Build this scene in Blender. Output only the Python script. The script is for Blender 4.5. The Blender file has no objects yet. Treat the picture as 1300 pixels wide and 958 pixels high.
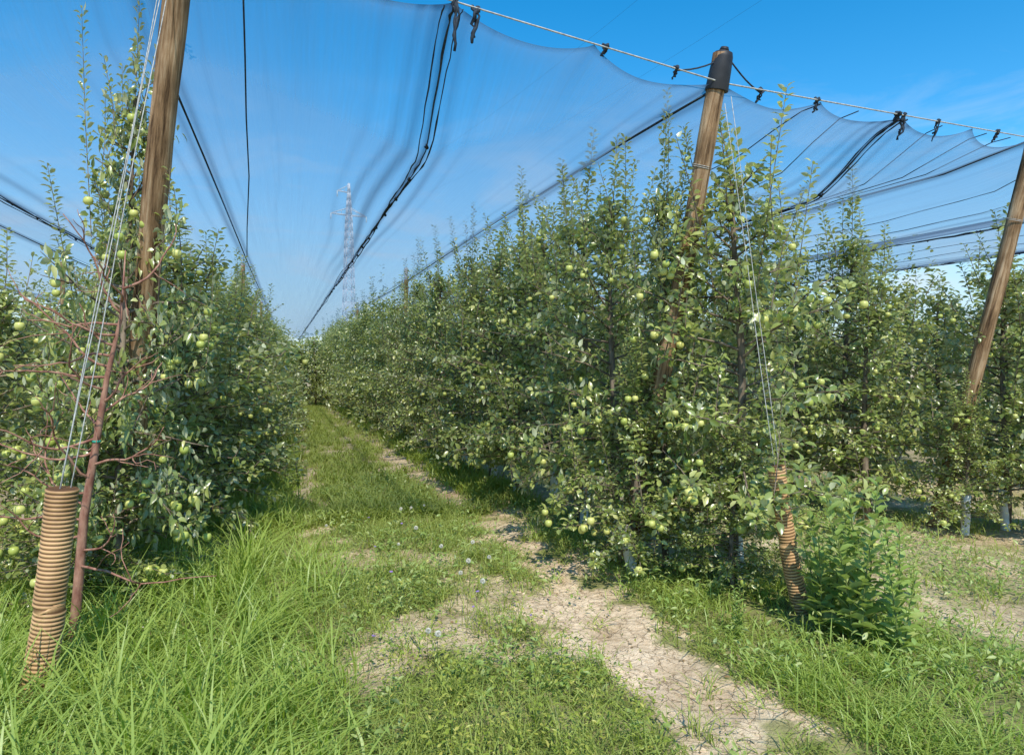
import bpy, math, random
import numpy as np
from mathutils import Vector, Matrix

random.seed(7); rng = np.random.default_rng(11)
scene = bpy.context.scene
scene.view_settings.view_transform = 'Standard'
scene.view_settings.look = 'None'
scene.view_settings.exposure = 0
COL = scene.collection

# ------------------------------------------------------------ camera
CAMH = 1.6
YAW = math.atan(285/867)
cam_d = bpy.data.cameras.new("camera"); cam = bpy.data.objects.new("camera", cam_d); COL.objects.link(cam)
cam.location = (0, 0, CAMH); cam.rotation_euler = (math.radians(90), 0, -YAW)
cam_d.sensor_width = 36; cam_d.lens = 36*867/1300; cam_d.shift_y = -27/1300
cam_d.clip_end = 3000; cam_d.clip_start = 0.05
scene.camera = cam

# ------------------------------------------------------------ light
EL = math.radians(52); AZ = math.radians(187)
S = Vector((math.sin(AZ)*math.cos(EL), math.cos(AZ)*math.cos(EL), math.sin(EL)))
sd = bpy.data.lights.new("sun", 'SUN'); sd.energy = 5.0; sd.angle = math.radians(0.5); sd.color = (1, 0.95, 0.85)
so = bpy.data.objects.new("sun", sd); COL.objects.link(so); so.rotation_euler = S.to_track_quat('Z', 'Y').to_euler()

w = bpy.data.worlds.new("World"); scene.world = w; w.use_nodes = True
nt = w.node_tree; nt.nodes.clear()
def N(nt, t, **k):
    n = nt.nodes.new(t)
    for a, b in k.items(): setattr(n, a, b)
    return n
out = N(nt, 'ShaderNodeOutputWorld'); bg = N(nt, 'ShaderNodeBackground'); bg.inputs[1].default_value = 0.15
sky = N(nt, 'ShaderNodeTexSky'); sky.sky_type = 'NISHITA'; sky.sun_disc = False
sky.sun_elevation = EL; sky.sun_rotation = AZ; sky.air_density = 1.0; sky.dust_density = 0.2; sky.ozone_density = 2.0
hs = N(nt, 'ShaderNodeHueSaturation'); hs.inputs['Hue'].default_value = .492; hs.inputs['Saturation'].default_value = 1.46; hs.inputs['Value'].default_value = 1.48
tc = N(nt, 'ShaderNodeTexCoord'); mp = N(nt, 'ShaderNodeMapping'); mp.inputs['Scale'].default_value = (2.2, 2.2, 7)
nz = N(nt, 'ShaderNodeTexNoise'); nz.inputs['Scale'].default_value = 2.6; nz.inputs['Detail'].default_value = 9; nz.inputs['Roughness'].default_value = .62
nz.inputs['Distortion'].default_value = .6
cr = N(nt, 'ShaderNodeValToRGB'); cr.color_ramp.elements[0].position = .46; cr.color_ramp.elements[1].position = .74
sx = N(nt, 'ShaderNodeSeparateXYZ')
m1 = N(nt, 'ShaderNodeMapRange'); m1.inputs[1].default_value = .38; m1.inputs[2].default_value = .12; m1.inputs[3].default_value = 0; m1.inputs[4].default_value = .7
mul = N(nt, 'ShaderNodeMath', operation='MULTIPLY')
mx = N(nt, 'ShaderNodeMix', data_type='RGBA'); mx.inputs[7].default_value = (5.2, 5.8, 6.4, 1)
m2_ = N(nt, 'ShaderNodeMapRange'); m2_.inputs[1].default_value = .0; m2_.inputs[2].default_value = .26; m2_.inputs[3].default_value = .9; m2_.inputs[4].default_value = 0
mh = N(nt, 'ShaderNodeMix', data_type='RGBA'); mh.inputs[7].default_value = (2.8, 4.3, 5.9, 1)
L = nt.links.new
L(sky.outputs[0], hs.inputs['Color']); L(tc.outputs['Generated'], mp.inputs[0]); L(mp.outputs[0], nz.inputs['Vector'])
L(nz.outputs[0], cr.inputs[0]); L(tc.outputs['Generated'], sx.inputs[0]); L(sx.outputs[2], m1.inputs[0])
L(cr.outputs[0], mul.inputs[0]); L(m1.outputs[0], mul.inputs[1]); L(mul.outputs[0], mx.inputs[0])
L(sx.outputs[2], m2_.inputs[0]); L(m2_.outputs[0], mh.inputs[0]); L(hs.outputs[0], mh.inputs[6]); L(mh.outputs[2], mx.inputs[6])
L(mx.outputs[2], bg.inputs[0]); L(bg.outputs[0], out.inputs[0])

# ------------------------------------------------------------ materials
def newmat(name):
    m = bpy.data.materials.new(name); m.use_nodes = True
    nt = m.node_tree
    return m, nt, nt.nodes['Principled BSDF'], nt.nodes['Material Output']

def noise_mat(name, c1, c2, scale=8, rough=.8, stretch=(1,1,1), bump=.3, detail=6, spec=.3, contrast=(.35,.65)):
    m, nt, p, o = newmat(name)
    tc = N(nt,'ShaderNodeTexCoord'); mp = N(nt,'ShaderNodeMapping'); mp.inputs['Scale'].default_value = stretch
    nz = N(nt,'ShaderNodeTexNoise'); nz.inputs['Scale'].default_value = scale; nz.inputs['Detail'].default_value = detail
    cr = N(nt,'ShaderNodeValToRGB'); e = cr.color_ramp.elements
    e[0].position, e[1].position = contrast; e[0].color = (*c1,1); e[1].color = (*c2,1)
    b = N(nt,'ShaderNodeBump'); b.inputs['Strength'].default_value = bump; b.inputs['Distance'].default_value = .01
    L = nt.links.new
    L(tc.outputs['Object'], mp.inputs[0]); L(mp.outputs[0], nz.inputs['Vector']); L(nz.outputs[0], cr.inputs[0])
    L(cr.outputs[0], p.inputs['Base Color']); L(nz.outputs[0], b.inputs['Height']); L(b.outputs[0], p.inputs['Normal'])
    p.inputs['Roughness'].default_value = rough; p.inputs['Specular IOR Level'].default_value = spec
    return m

def leaf_mat(name, ramp, under, trans=.3, rough=.42, tr_col=(.18,.32,.03), objvar=.2, spec=.5):
    m, nt, p, o = newmat(name); L = nt.links.new
    at = N(nt,'ShaderNodeAttribute', attribute_name='rnd')
    cr = N(nt,'ShaderNodeValToRGB'); cr.color_ramp.elements.remove(cr.color_ramp.elements[1])
    cr.color_ramp.elements[0].position = ramp[0][0]; cr.color_ramp.elements[0].color = (*ramp[0][1],1)
    for pos, c in ramp[1:]:
        e = cr.color_ramp.elements.new(pos); e.color = (*c,1)
    oi = N(nt,'ShaderNodeObjectInfo')
    mr = N(nt,'ShaderNodeMapRange'); mr.inputs[3].default_value = 1-objvar; mr.inputs[4].default_value = 1+objvar
    hsv = N(nt,'ShaderNodeHueSaturation')
    g = N(nt,'ShaderNodeNewGeometry'); mx = N(nt,'ShaderNodeMix', data_type='RGBA'); mx.inputs[7].default_value = (*under,1)
    L(at.outputs['Fac'], cr.inputs[0]); L(cr.outputs[0], mx.inputs[6]); L(g.outputs['Backfacing'], mx.inputs[0])
    L(oi.outputs['Random'], mr.inputs[0]); L(mr.outputs[0], hsv.inputs['Value']); L(mx.outputs[2], hsv.inputs['Color'])
    L(hsv.outputs[0], p.inputs['Base Color']); p.inputs['Roughness'].default_value = rough; p.inputs['Specular IOR Level'].default_value = spec
    t = N(nt,'ShaderNodeBsdfTranslucent'); t.inputs[0].default_value = (*tr_col,1)
    ms = N(nt,'ShaderNodeMixShader'); ms.inputs[0].default_value = trans
    L(p.outputs[0], ms.inputs[1]); L(t.outputs[0], ms.inputs[2]); L(ms.outputs[0], o.inputs[0])
    return m

M_leaf = leaf_mat("apple_leaf", [(0,(.075,.115,.025)),(.4,(.17,.225,.05)),(.75,(.33,.37,.11)),(1,(.54,.53,.21))], (.54,.57,.37), trans=.22, tr_col=(.50,.56,.09), spec=.75, rough=.30)
M_grass = leaf_mat("grass_blade", [(0,(.15,.22,.02)),(.5,(.28,.36,.045)),(.8,(.44,.43,.13)),(1,(.66,.55,.3))], (.31,.37,.09), trans=.35, tr_col=(.45,.54,.06), rough=.55, spec=.3, objvar=0)
M_tall = leaf_mat("tall_grass_blade", [(0,(.16,.27,.02)),(.6,(.30,.41,.045)),(.9,(.45,.5,.11)),(1,(.62,.54,.27))], (.33,.43,.09), trans=.38, tr_col=(.5,.63,.07), rough=.42, spec=.5, objvar=0)
M_weed = leaf_mat("weed_leaf", [(0,(.16,.25,.05)),(.6,(.29,.40,.1)),(1,(.44,.48,.18))], (.38,.46,.22), trans=.32, tr_col=(.42,.55,.09), objvar=.1)
M_yweed = leaf_mat("yellow_weed_leaf", [(0,(.18,.26,.03)),(.6,(.3,.36,.05)),(1,(.5,.45,.1))], (.34,.38,.11), trans=.3, tr_col=(.42,.5,.06), objvar=0)
M_bark = noise_mat("tree_bark", (.08,.06,.04), (.28,.22,.16), 14, .9, (1,1,.4), .6)
M_dead = noise_mat("bare_bark", (.2,.08,.055), (.42,.23,.16), 30, .75, (1,1,.4), .4)
M_guard = noise_mat("white_guard_plastic", (.62,.61,.57), (.86,.85,.8), 9, .6, bump=.1)
M_black = noise_mat("black_plastic", (.012,.013,.016), (.035,.036,.04), 6, .55, bump=.2)
M_rope = noise_mat("dark_net_rope", (.012,.018,.028), (.04,.055,.075), 40, .8, bump=.4)
M_wire = noise_mat("pale_wire", (.28,.28,.26), (.5,.5,.47), 50, .5, bump=.1)
M_steel = noise_mat("galvanised_steel", (.55,.58,.62), (.72,.74,.77), 2, .5, bump=0)
M_stem = noise_mat("green_stem", (.08,.12,.03), (.16,.2,.06), 30, .7)
M_petal = noise_mat("white_fluff", (.6,.58,.5), (.8,.78,.7), 30, .9)
M_purple = noise_mat("purple_petal", (.25,.15,.4), (.4,.28,.55), 30, .8)
M_tie = noise_mat("green_tie", (.02,.25,.18), (.04,.35,.25), 30, .6)
M_stone = noise_mat("clod", (.4,.29,.18), (.7,.54,.37), 20, .95)
M_litter = leaf_mat("dry_leaf", [(0,(.22,.13,.06)),(.6,(.42,.3,.17)),(1,(.6,.5,.33))], (.44,.34,.2), trans=.1, rough=.8, spec=.1)

# wood post
def wood_mat():
    m, nt, p, o = newmat("weathered_post_wood"); L = nt.links.new
    tc = N(nt,'ShaderNodeTexCoord'); mp = N(nt,'ShaderNodeMapping'); mp.inputs['Scale'].default_value = (14,14,.9)
    nz = N(nt,'ShaderNodeTexNoise'); nz.inputs['Scale'].default_value = 2.2; nz.inputs['Detail'].default_value = 9; nz.inputs['Roughness'].default_value=.7
    cr = N(nt,'ShaderNodeValToRGB'); e = cr.color_ramp.elements
    e[0].position=.35; e[0].color=(.07,.038,.02,1); e[1].position=.64; e[1].color=(.64,.46,.29,1)
    x = e.new(.5); x.color=(.38,.235,.125,1)
    n2 = N(nt,'ShaderNodeTexNoise'); n2.inputs['Scale'].default_value = 3.2; n2.inputs['Detail'].default_value = 6
    c2 = N(nt,'ShaderNodeValToRGB'); c2.color_ramp.elements[0].position=.35; c2.color_ramp.elements[0].color=(.5,.48,.46,1); c2.color_ramp.elements[1].position=.62
    mm = N(nt,'ShaderNodeMix', data_type='RGBA', blend_type='MULTIPLY'); mm.inputs[0].default_value=1
    b = N(nt,'ShaderNodeBump'); b.inputs['Strength'].default_value=.9; b.inputs['Distance'].default_value=.015
    L(tc.outputs['Object'],mp.inputs[0]); L(mp.outputs[0],nz.inputs['Vector']); L(nz.outputs[0],cr.inputs[0])
    L(tc.outputs['Object'],n2.inputs['Vector']); L(n2.outputs[0],c2.inputs[0])
    L(cr.outputs[0],mm.inputs[6]); L(c2.outputs[0],mm.inputs[7]); L(mm.outputs[2],p.inputs['Base Color'])
    L(nz.outputs[0],b.inputs['Height']); L(b.outputs[0],p.inputs['Normal']); p.inputs['Roughness'].default_value=.85
    p.inputs['Specular IOR Level'].default_value=.15
    return m
M_wood = wood_mat()

def sleeve_mat():
    m, nt, p, o = newmat("orange_corrugated_plastic"); L = nt.links.new
    at = N(nt,'ShaderNodeAttribute', attribute_name='rnd')
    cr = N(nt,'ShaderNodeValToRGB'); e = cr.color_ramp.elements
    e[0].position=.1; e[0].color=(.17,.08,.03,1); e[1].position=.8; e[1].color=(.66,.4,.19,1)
    tc = N(nt,'ShaderNodeTexCoord'); nz = N(nt,'ShaderNodeTexNoise'); nz.inputs['Scale'].default_value=7; nz.inputs['Detail'].default_value=6
    c2 = N(nt,'ShaderNodeValToRGB'); c2.color_ramp.elements[0].position=.35; c2.color_ramp.elements[0].color=(.6,.56,.5,1); c2.color_ramp.elements[1].position=.6
    mm = N(nt,'ShaderNodeMix', data_type='RGBA', blend_type='MULTIPLY'); mm.inputs[0].default_value=1
    L(at.outputs['Fac'],cr.inputs[0]); L(tc.outputs['Object'],nz.inputs['Vector']); L(nz.outputs[0],c2.inputs[0])
    L(cr.outputs[0],mm.inputs[6]); L(c2.outputs[0],mm.inputs[7]); L(mm.outputs[2],p.inputs['Base Color']); p.inputs['Roughness'].default_value=.65
    return m
M_sleeve = sleeve_mat()

def apple_mat():
    m, nt, p, o = newmat("green_apple_skin"); L = nt.links.new
    oi = N(nt,'ShaderNodeObjectInfo'); cr = N(nt,'ShaderNodeValToRGB'); e = cr.color_ramp.elements
    e[0].color=(.38,.46,.09,1); e[1].color=(.64,.62,.19,1)
    tc = N(nt,'ShaderNodeTexCoord'); nz = N(nt,'ShaderNodeTexNoise'); nz.inputs['Scale'].default_value=40
    mm = N(nt,'ShaderNodeMix', data_type='RGBA', blend_type='MULTIPLY'); mm.inputs[0].default_value=.2
    L(oi.outputs['Random'],cr.inputs[0]); L(tc.outputs['Object'],nz.inputs['Vector']); L(cr.outputs[0],mm.inputs[6]); L(nz.outputs[0],mm.inputs[7])
    L(mm.outputs[2],p.inputs['Base Color']); p.inputs['Roughness'].default_value=.35
    return m
M_apple = apple_mat()

def net_mat():
    m, nt, p, o = newmat("hail_net_mesh"); L = nt.links.new
    tc = N(nt,'ShaderNodeTexCoord'); mp = N(nt,'ShaderNodeMapping'); mp.inputs['Scale'].default_value=(12,.12,1)
    nz = N(nt,'ShaderNodeTexNoise'); nz.inputs['Scale'].default_value=3; nz.inputs['Detail'].default_value=7; nz.inputs['Roughness'].default_value=.8
    at = N(nt,'ShaderNodeAttribute', attribute_name='rnd')
    lw = N(nt,'ShaderNodeLayerWeight'); lw.inputs[0].default_value=.5
    mr = N(nt,'ShaderNodeMapRange'); mr.inputs[1].default_value=.34; mr.inputs[2].default_value=.68; mr.inputs[3].default_value=.08; mr.inputs[4].default_value=.2
    a1 = N(nt,'ShaderNodeMath', operation='ADD'); a2 = N(nt,'ShaderNodeMath', operation='MULTIPLY_ADD'); a2.inputs[1].default_value=.54
    a2.use_clamp = True
    a1.use_clamp = True
    d = N(nt,'ShaderNodeBsdfDiffuse'); t = N(nt,'ShaderNodeBsdfTranslucent')
    cm = N(nt,'ShaderNodeMix', data_type='RGBA'); cm.inputs[6].default_value=(.13,.195,.275,1); cm.inputs[7].default_value=(.025,.045,.08,1)
    cs = N(nt,'ShaderNodeMath', operation='MULTIPLY'); cs.inputs[1].default_value=2.6; cs.use_clamp=True
    ad = N(nt,'ShaderNodeAddShader'); tr = N(nt,'ShaderNodeBsdfTransparent'); ms = N(nt,'ShaderNodeMixShader')
    L(tc.outputs['Object'],mp.inputs[0]); L(mp.outputs[0],nz.inputs['Vector']); L(nz.outputs[0],mr.inputs[0])
    L(mr.outputs[0],a1.inputs[0]); L(at.outputs['Fac'],a1.inputs[1])
    L(lw.outputs['Facing'],a2.inputs[0]); L(a1.outputs[0],a2.inputs[2])
    L(at.outputs['Fac'],cs.inputs[0]); L(cs.outputs[0],cm.inputs[0]); L(cm.outputs[2],d.inputs[0]); L(cm.outputs[2],t.inputs[0])
    L(d.outputs[0],ad.inputs[0]); L(t.outputs[0],ad.inputs[1])
    L(a2.outputs[0],ms.inputs[0]); L(tr.outputs[0],ms.inputs[1]); L(ad.outputs[0],ms.inputs[2]); L(ms.outputs[0],o.inputs[0])
    return m
M_net = net_mat()

# ------------------------------------------------------------ mesh helpers
def big_mesh(name, V, faces, mat, rnd=None, smooth=True, extra=None):
    me = bpy.data.meshes.new(name)
    V = np.asarray(V, dtype=np.float32)
    me.vertices.add(len(V)); me.vertices.foreach_set('co', V.ravel())
    loops = np.concatenate([f.ravel() for f in faces]).astype(np.int32)
    tot = np.concatenate([np.full(len(f), f.shape[1]) for f in faces]).astype(np.int32)
    st = np.concatenate([[0], np.cumsum(tot)[:-1]]).astype(np.int32)
    me.loops.add(len(loops)); me.loops.foreach_set('vertex_index', loops)
    me.polygons.add(len(tot)); me.polygons.foreach_set('loop_start', st)
    me.polygons.foreach_set('use_smooth', np.full(len(tot), smooth, dtype=bool))
    me.update(calc_edges=True)
    if rnd is not None:
        a = me.attributes.new('rnd', 'FLOAT', 'POINT'); a.data.foreach_set('value', np.asarray(rnd, dtype=np.float32))
    me.materials.append(mat)
    return me

class Tubes:
    def __init__(s): s.V=[]; s.F=[]; s.R=[]
    def add(s, pts, radii, sides=6, rnd=None, cap=True):
        pts = [Vector(p) for p in pts]; base = len(s.V); n = len(pts)
        ref = Vector((0.13, .97, .21)).normalized()
        for i, p in enumerate(pts):
            t = (pts[min(i+1,n-1)] - pts[max(i-1,0)]).normalized()
            if abs(t.dot(ref)) > .95: ref = Vector((1,0,0))
            a = t.cross(ref).normalized(); b = t.cross(a)
            r = radii[i] if hasattr(radii,'__len__') else radii
            for k in range(sides):
                an = 2*math.pi*k/sides
                s.V.append(p + (a*math.cos(an) + b*math.sin(an))*r); s.R.append(rnd[i] if rnd else .5)
        for i in range(n-1):
            for k in range(sides):
                k2 = (k+1) % sides
                s.F.append((base+i*sides+k, base+i*sides+k2, base+(i+1)*sides+k2, base+(i+1)*sides+k))
        if cap:
            s.F.append(tuple(base+k for k in range(sides))[::-1]); s.F.append(tuple(base+(n-1)*sides+k for k in range(sides)))
    def mesh(s, name, mat, smooth=True):
        me = bpy.data.meshes.new(name); me.from_pydata([tuple(v) for v in s.V], [], s.F)
        me.polygons.foreach_set('use_smooth', [smooth and len(f)==4 for f in s.F])
        a = me.attributes.new('rnd','FLOAT','POINT'); a.data.foreach_set('value', s.R)
        me.materials.append(mat); me.update(); return me

def obj(name, me, parent=None, loc=None, label=None, category=None, group=None, kind=None):
    o = bpy.data.objects.new(name, me); COL.objects.link(o)
    if loc is not None: o.location = loc
    if parent: o.parent = parent
    if label: o["label"] = label
    if category: o["category"] = category
    if group: o["group"] = group
    if kind: o["kind"] = kind
    return o

LT = np.array([[0,0,0],[-.5,.34,.06],[0,.4,-.03],[.5,.34,.06],[-.4,.7,.0],[0,.74,-.1],[.4,.7,.0],[0,1,-.24]])
LF3 = np.array([[0,2,1],[0,3,2],[4,5,7],[5,6,7]]); LF4 = np.array([[1,2,5,4],[2,3,6,5]])
def norm(a): return a/np.maximum(np.linalg.norm(a,axis=1,keepdims=True),1e-9)
def leaves(P, A, Nn, Ln, Wd):
    A = norm(A); B = norm(np.cross(A, Nn)); Nn = np.cross(B, A)
    n = len(P)
    V = (P[:,None,:] + B[:,None,:]*(LT[None,:,0:1]*Wd[:,None,None]) + A[:,None,:]*(LT[None,:,1:2]*Ln[:,None,None])
         + Nn[:,None,:]*(LT[None,:,2:3]*Ln[:,None,None]))
    off = (np.arange(n)*8)[:,None,None]
    return V.reshape(-1,3), (LF3[None]+off).reshape(-1,3), (LF4[None]+off).reshape(-1,4)

# value noise
def _h(ix, iy, s):
    v = np.sin(ix*127.1 + iy*311.7 + s*74.7)*43758.5453
    return v - np.floor(v)
def vn(x, y, s=0):
    x = np.asarray(x,float); y = np.asarray(y,float)
    ix = np.floor(x); iy = np.floor(y); fx = x-ix; fy = y-iy
    fx = fx*fx*(3-2*fx); fy = fy*fy*(3-2*fy)
    a=_h(ix,iy,s); b=_h(ix+1,iy,s); c=_h(ix,iy+1,s); d=_h(ix+1,iy+1,s)
    return (a*(1-fx)+b*fx)*(1-fy)+(c*(1-fx)+d*fx)*fy
def fbm(x,y,s=0,o=4):
    r=0;a=.5
    for i in range(o): r=r+a*vn(x*2**i,y*2**i,s+i); a*=.5
    return r
def sst(a,b,x):
    t=np.clip((x-a)/(b-a),0,1); return t*t*(3-2*t)

def gz(x,y):
    x=np.asarray(x,float); y=np.asarray(y,float)
    z = -.03*np.clip(y-5,0,40) - .06*np.clip(x-3.2,0,3.5)
    near = 1-sst(12,25,np.hypot(x,y))
    z = z - .035*np.exp(-((x-1.85)/.3)**2) - .02*np.exp(-((x-.15)/.25)**2)
    z = z + near*(.08*(fbm(x*1.3,y*1.3,3)-.47) + .04*(fbm(x*6,y*6,9)-.47))
    return z
def gmask(x,y):
    """1 = grassed, 0 = bare soil"""
    n = fbm(x*2.2,y*2.2,21)-.47; n2=fbm(x*5,y*5,63)-.47
    wob=(vn(y*.8,y*0,5)-.5)*.2
    wide=.12*(1-sst(3.4,4.8,y))
    t1 = (1-sst(.15,.33,np.abs(x-1.90-wob)+n*.9+n2*.9-wide))*(.6+.4*sst(-.2,-.02,fbm(x*1.1,y*.9,44)-.47+.15*(1-sst(4,6,y))))
    t2 = (1-sst(.06,.24,np.abs(x-.2-wob*.5)+n*.9))*.9
    g = 1-np.maximum(t1*(1-.35*sst(8,18,y)), t2*sst(4.4,5.4,y)*(1-.3*sst(9,16,y)))
    right = sst(3.3,3.9,x+n*1.2)
    g = g*(1-right*.75) + right*.45*sst(-.03,.1,n+n2*.5)
    under = np.exp(-((x-2.85)/.4)**2)*sst(4.3,4.9,y); g = g*(1-.7*under)
    lft = sst(-1.5,-2.3,x+n); g = g*(1-lft*.75)
    g = g*(1-.65*(1-sst(.32,.39,fbm(x*2.6,y*2.0,131)))*sst(.1,.4,x)*(1-sst(2.2,2.6,x)))
    return np.clip(g,0,1)

# ------------------------------------------------------------ ground (one sheet)
def axis(lo, hi, step, far, gro=1.18):
    a = list(np.arange(lo,hi,step)); s=step; v=a[-1]
    while v<far: s*=gro; v+=s; a.append(v)
    s=step; v=lo; b=[]
    while v>-far: s*=gro; v-=s; b.append(v)
    return np.array(b[::-1]+a)
gx = axis(-2.6,6.5,.04,900); gy = axis(1.6,9.5,.04,900)
GX,GY = np.meshgrid(gx,gy); x=GX.ravel(); y=GY.ravel()
V = np.stack([x,y,gz(x,y)],1); nxn=len(gx); nyn=len(gy)
i,j = np.meshgrid(np.arange(nxn-1),np.arange(nyn-1)); b=(j*nxn+i).ravel()
F = np.stack([b,b+1,b+1+nxn,b+nxn],1)
def ground_mat():
    m, nt, p, o = newmat("orchard_soil"); L = nt.links.new
    tc = N(nt,'ShaderNodeTexCoord')
    n1 = N(nt,'ShaderNodeTexNoise'); n1.inputs['Scale'].default_value=2.3; n1.inputs['Detail'].default_value=10; n1.inputs['Roughness'].default_value=.65
    c1 = N(nt,'ShaderNodeValToRGB'); e=c1.color_ramp.elements; e[0].position=.32; e[0].color=(.54,.39,.24,1); e[1].position=.58; e[1].color=(.9,.71,.49,1)
    vo = N(nt,'ShaderNodeTexVoronoi', feature='DISTANCE_TO_EDGE'); vo.inputs['Scale'].default_value=10
    dn = N(nt,'ShaderNodeTexNoise'); dn.inputs['Scale'].default_value=6; dn.inputs['Detail'].default_value=6
    dm = N(nt,'ShaderNodeMix', data_type='RGBA', blend_type='ADD'); dm.inputs[0].default_value=.28
    vr = N(nt,'ShaderNodeValToRGB'); vr.color_ramp.elements[0].color=(.5,.43,.36,1); vr.color_ramp.elements[1].position=.04
    mc = N(nt,'ShaderNodeMix', data_type='RGBA', blend_type='MULTIPLY'); mc.inputs[0].default_value=.7
    n2 = N(nt,'ShaderNodeTexNoise'); n2.inputs['Scale'].default_value=28; n2.inputs['Detail'].default_value=8; n2.inputs['Roughness'].default_value=.7
    c2 = N(nt,'ShaderNodeValToRGB'); c2.color_ramp.elements[0].position=.36; c2.color_ramp.elements[0].color=(.66,.6,.54,1); c2.color_ramp.elements[1].position=.54
    m2 = N(nt,'ShaderNodeMix', data_type='RGBA', blend_type='MULTIPLY'); m2.inputs[0].default_value=.7
    at = N(nt,'ShaderNodeAttribute', attribute_name='rnd')
    c3 = N(nt,'ShaderNodeValToRGB'); e=c3.color_ramp.elements; e[0].position=.35; e[0].color=(.13,.15,.04,1); e[1].position=.65; e[1].color=(.4,.36,.17,1)
    m3 = N(nt,'ShaderNodeMix', data_type='RGBA')
    b = N(nt,'ShaderNodeBump'); b.inputs['Strength'].default_value=.9; b.inputs['Distance'].default_value=.03
    ba = N(nt,'ShaderNodeMath', operation='MULTIPLY_ADD'); ba.inputs[1].default_value=.4
    L(tc.outputs['Object'],n1.inputs['Vector']); L(n1.outputs[0],c1.inputs[0])
    L(tc.outputs['Object'],dn.inputs['Vector']); L(tc.outputs['Object'],dm.inputs[6]); L(dn.outputs['Color'],dm.inputs[7]); L(dm.outputs[2],vo.inputs['Vector'])
    L(vo.outputs[0],vr.inputs[0]); L(c1.outputs[0],mc.inputs[6]); L(vr.outputs[0],mc.inputs[7])
    L(tc.outputs['Object'],n2.inputs['Vector']); L(n2.outputs[0],c2.inputs[0]); L(mc.outputs[2],m2.inputs[6]); L(c2.outputs[0],m2.inputs[7])
    L(n1.outputs[0],c3.inputs[0]); L(at.outputs['Fac'],m3.inputs[0]); L(m2.outputs[2],m3.inputs[6]); L(c3.outputs[0],m3.inputs[7])
    L(m3.outputs[2],p.inputs['Base Color']); L(vr.outputs[0],ba.inputs[0]); L(n2.outputs[0],ba.inputs[2]); L(ba.outputs[0],b.inputs['Height']); L(b.outputs[0],p.inputs['Normal'])
    p.inputs['Roughness'].default_value=.95; p.inputs['Specular IOR Level'].default_value=.1
    return m
me = big_mesh("ground", V, [F], ground_mat(), gmask(x,y))
obj("ground", me, kind="structure", label="dry tan orchard soil with grassed strips", category="ground")

# ------------------------------------------------------------ apple trees
def profile(h, H):
    t = h/H
    return float(np.interp(t,[.05,.12,.3,.5,.65,.8,.92,1],[.85,1,1,.84,.50,.28,.17,.1]))

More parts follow.
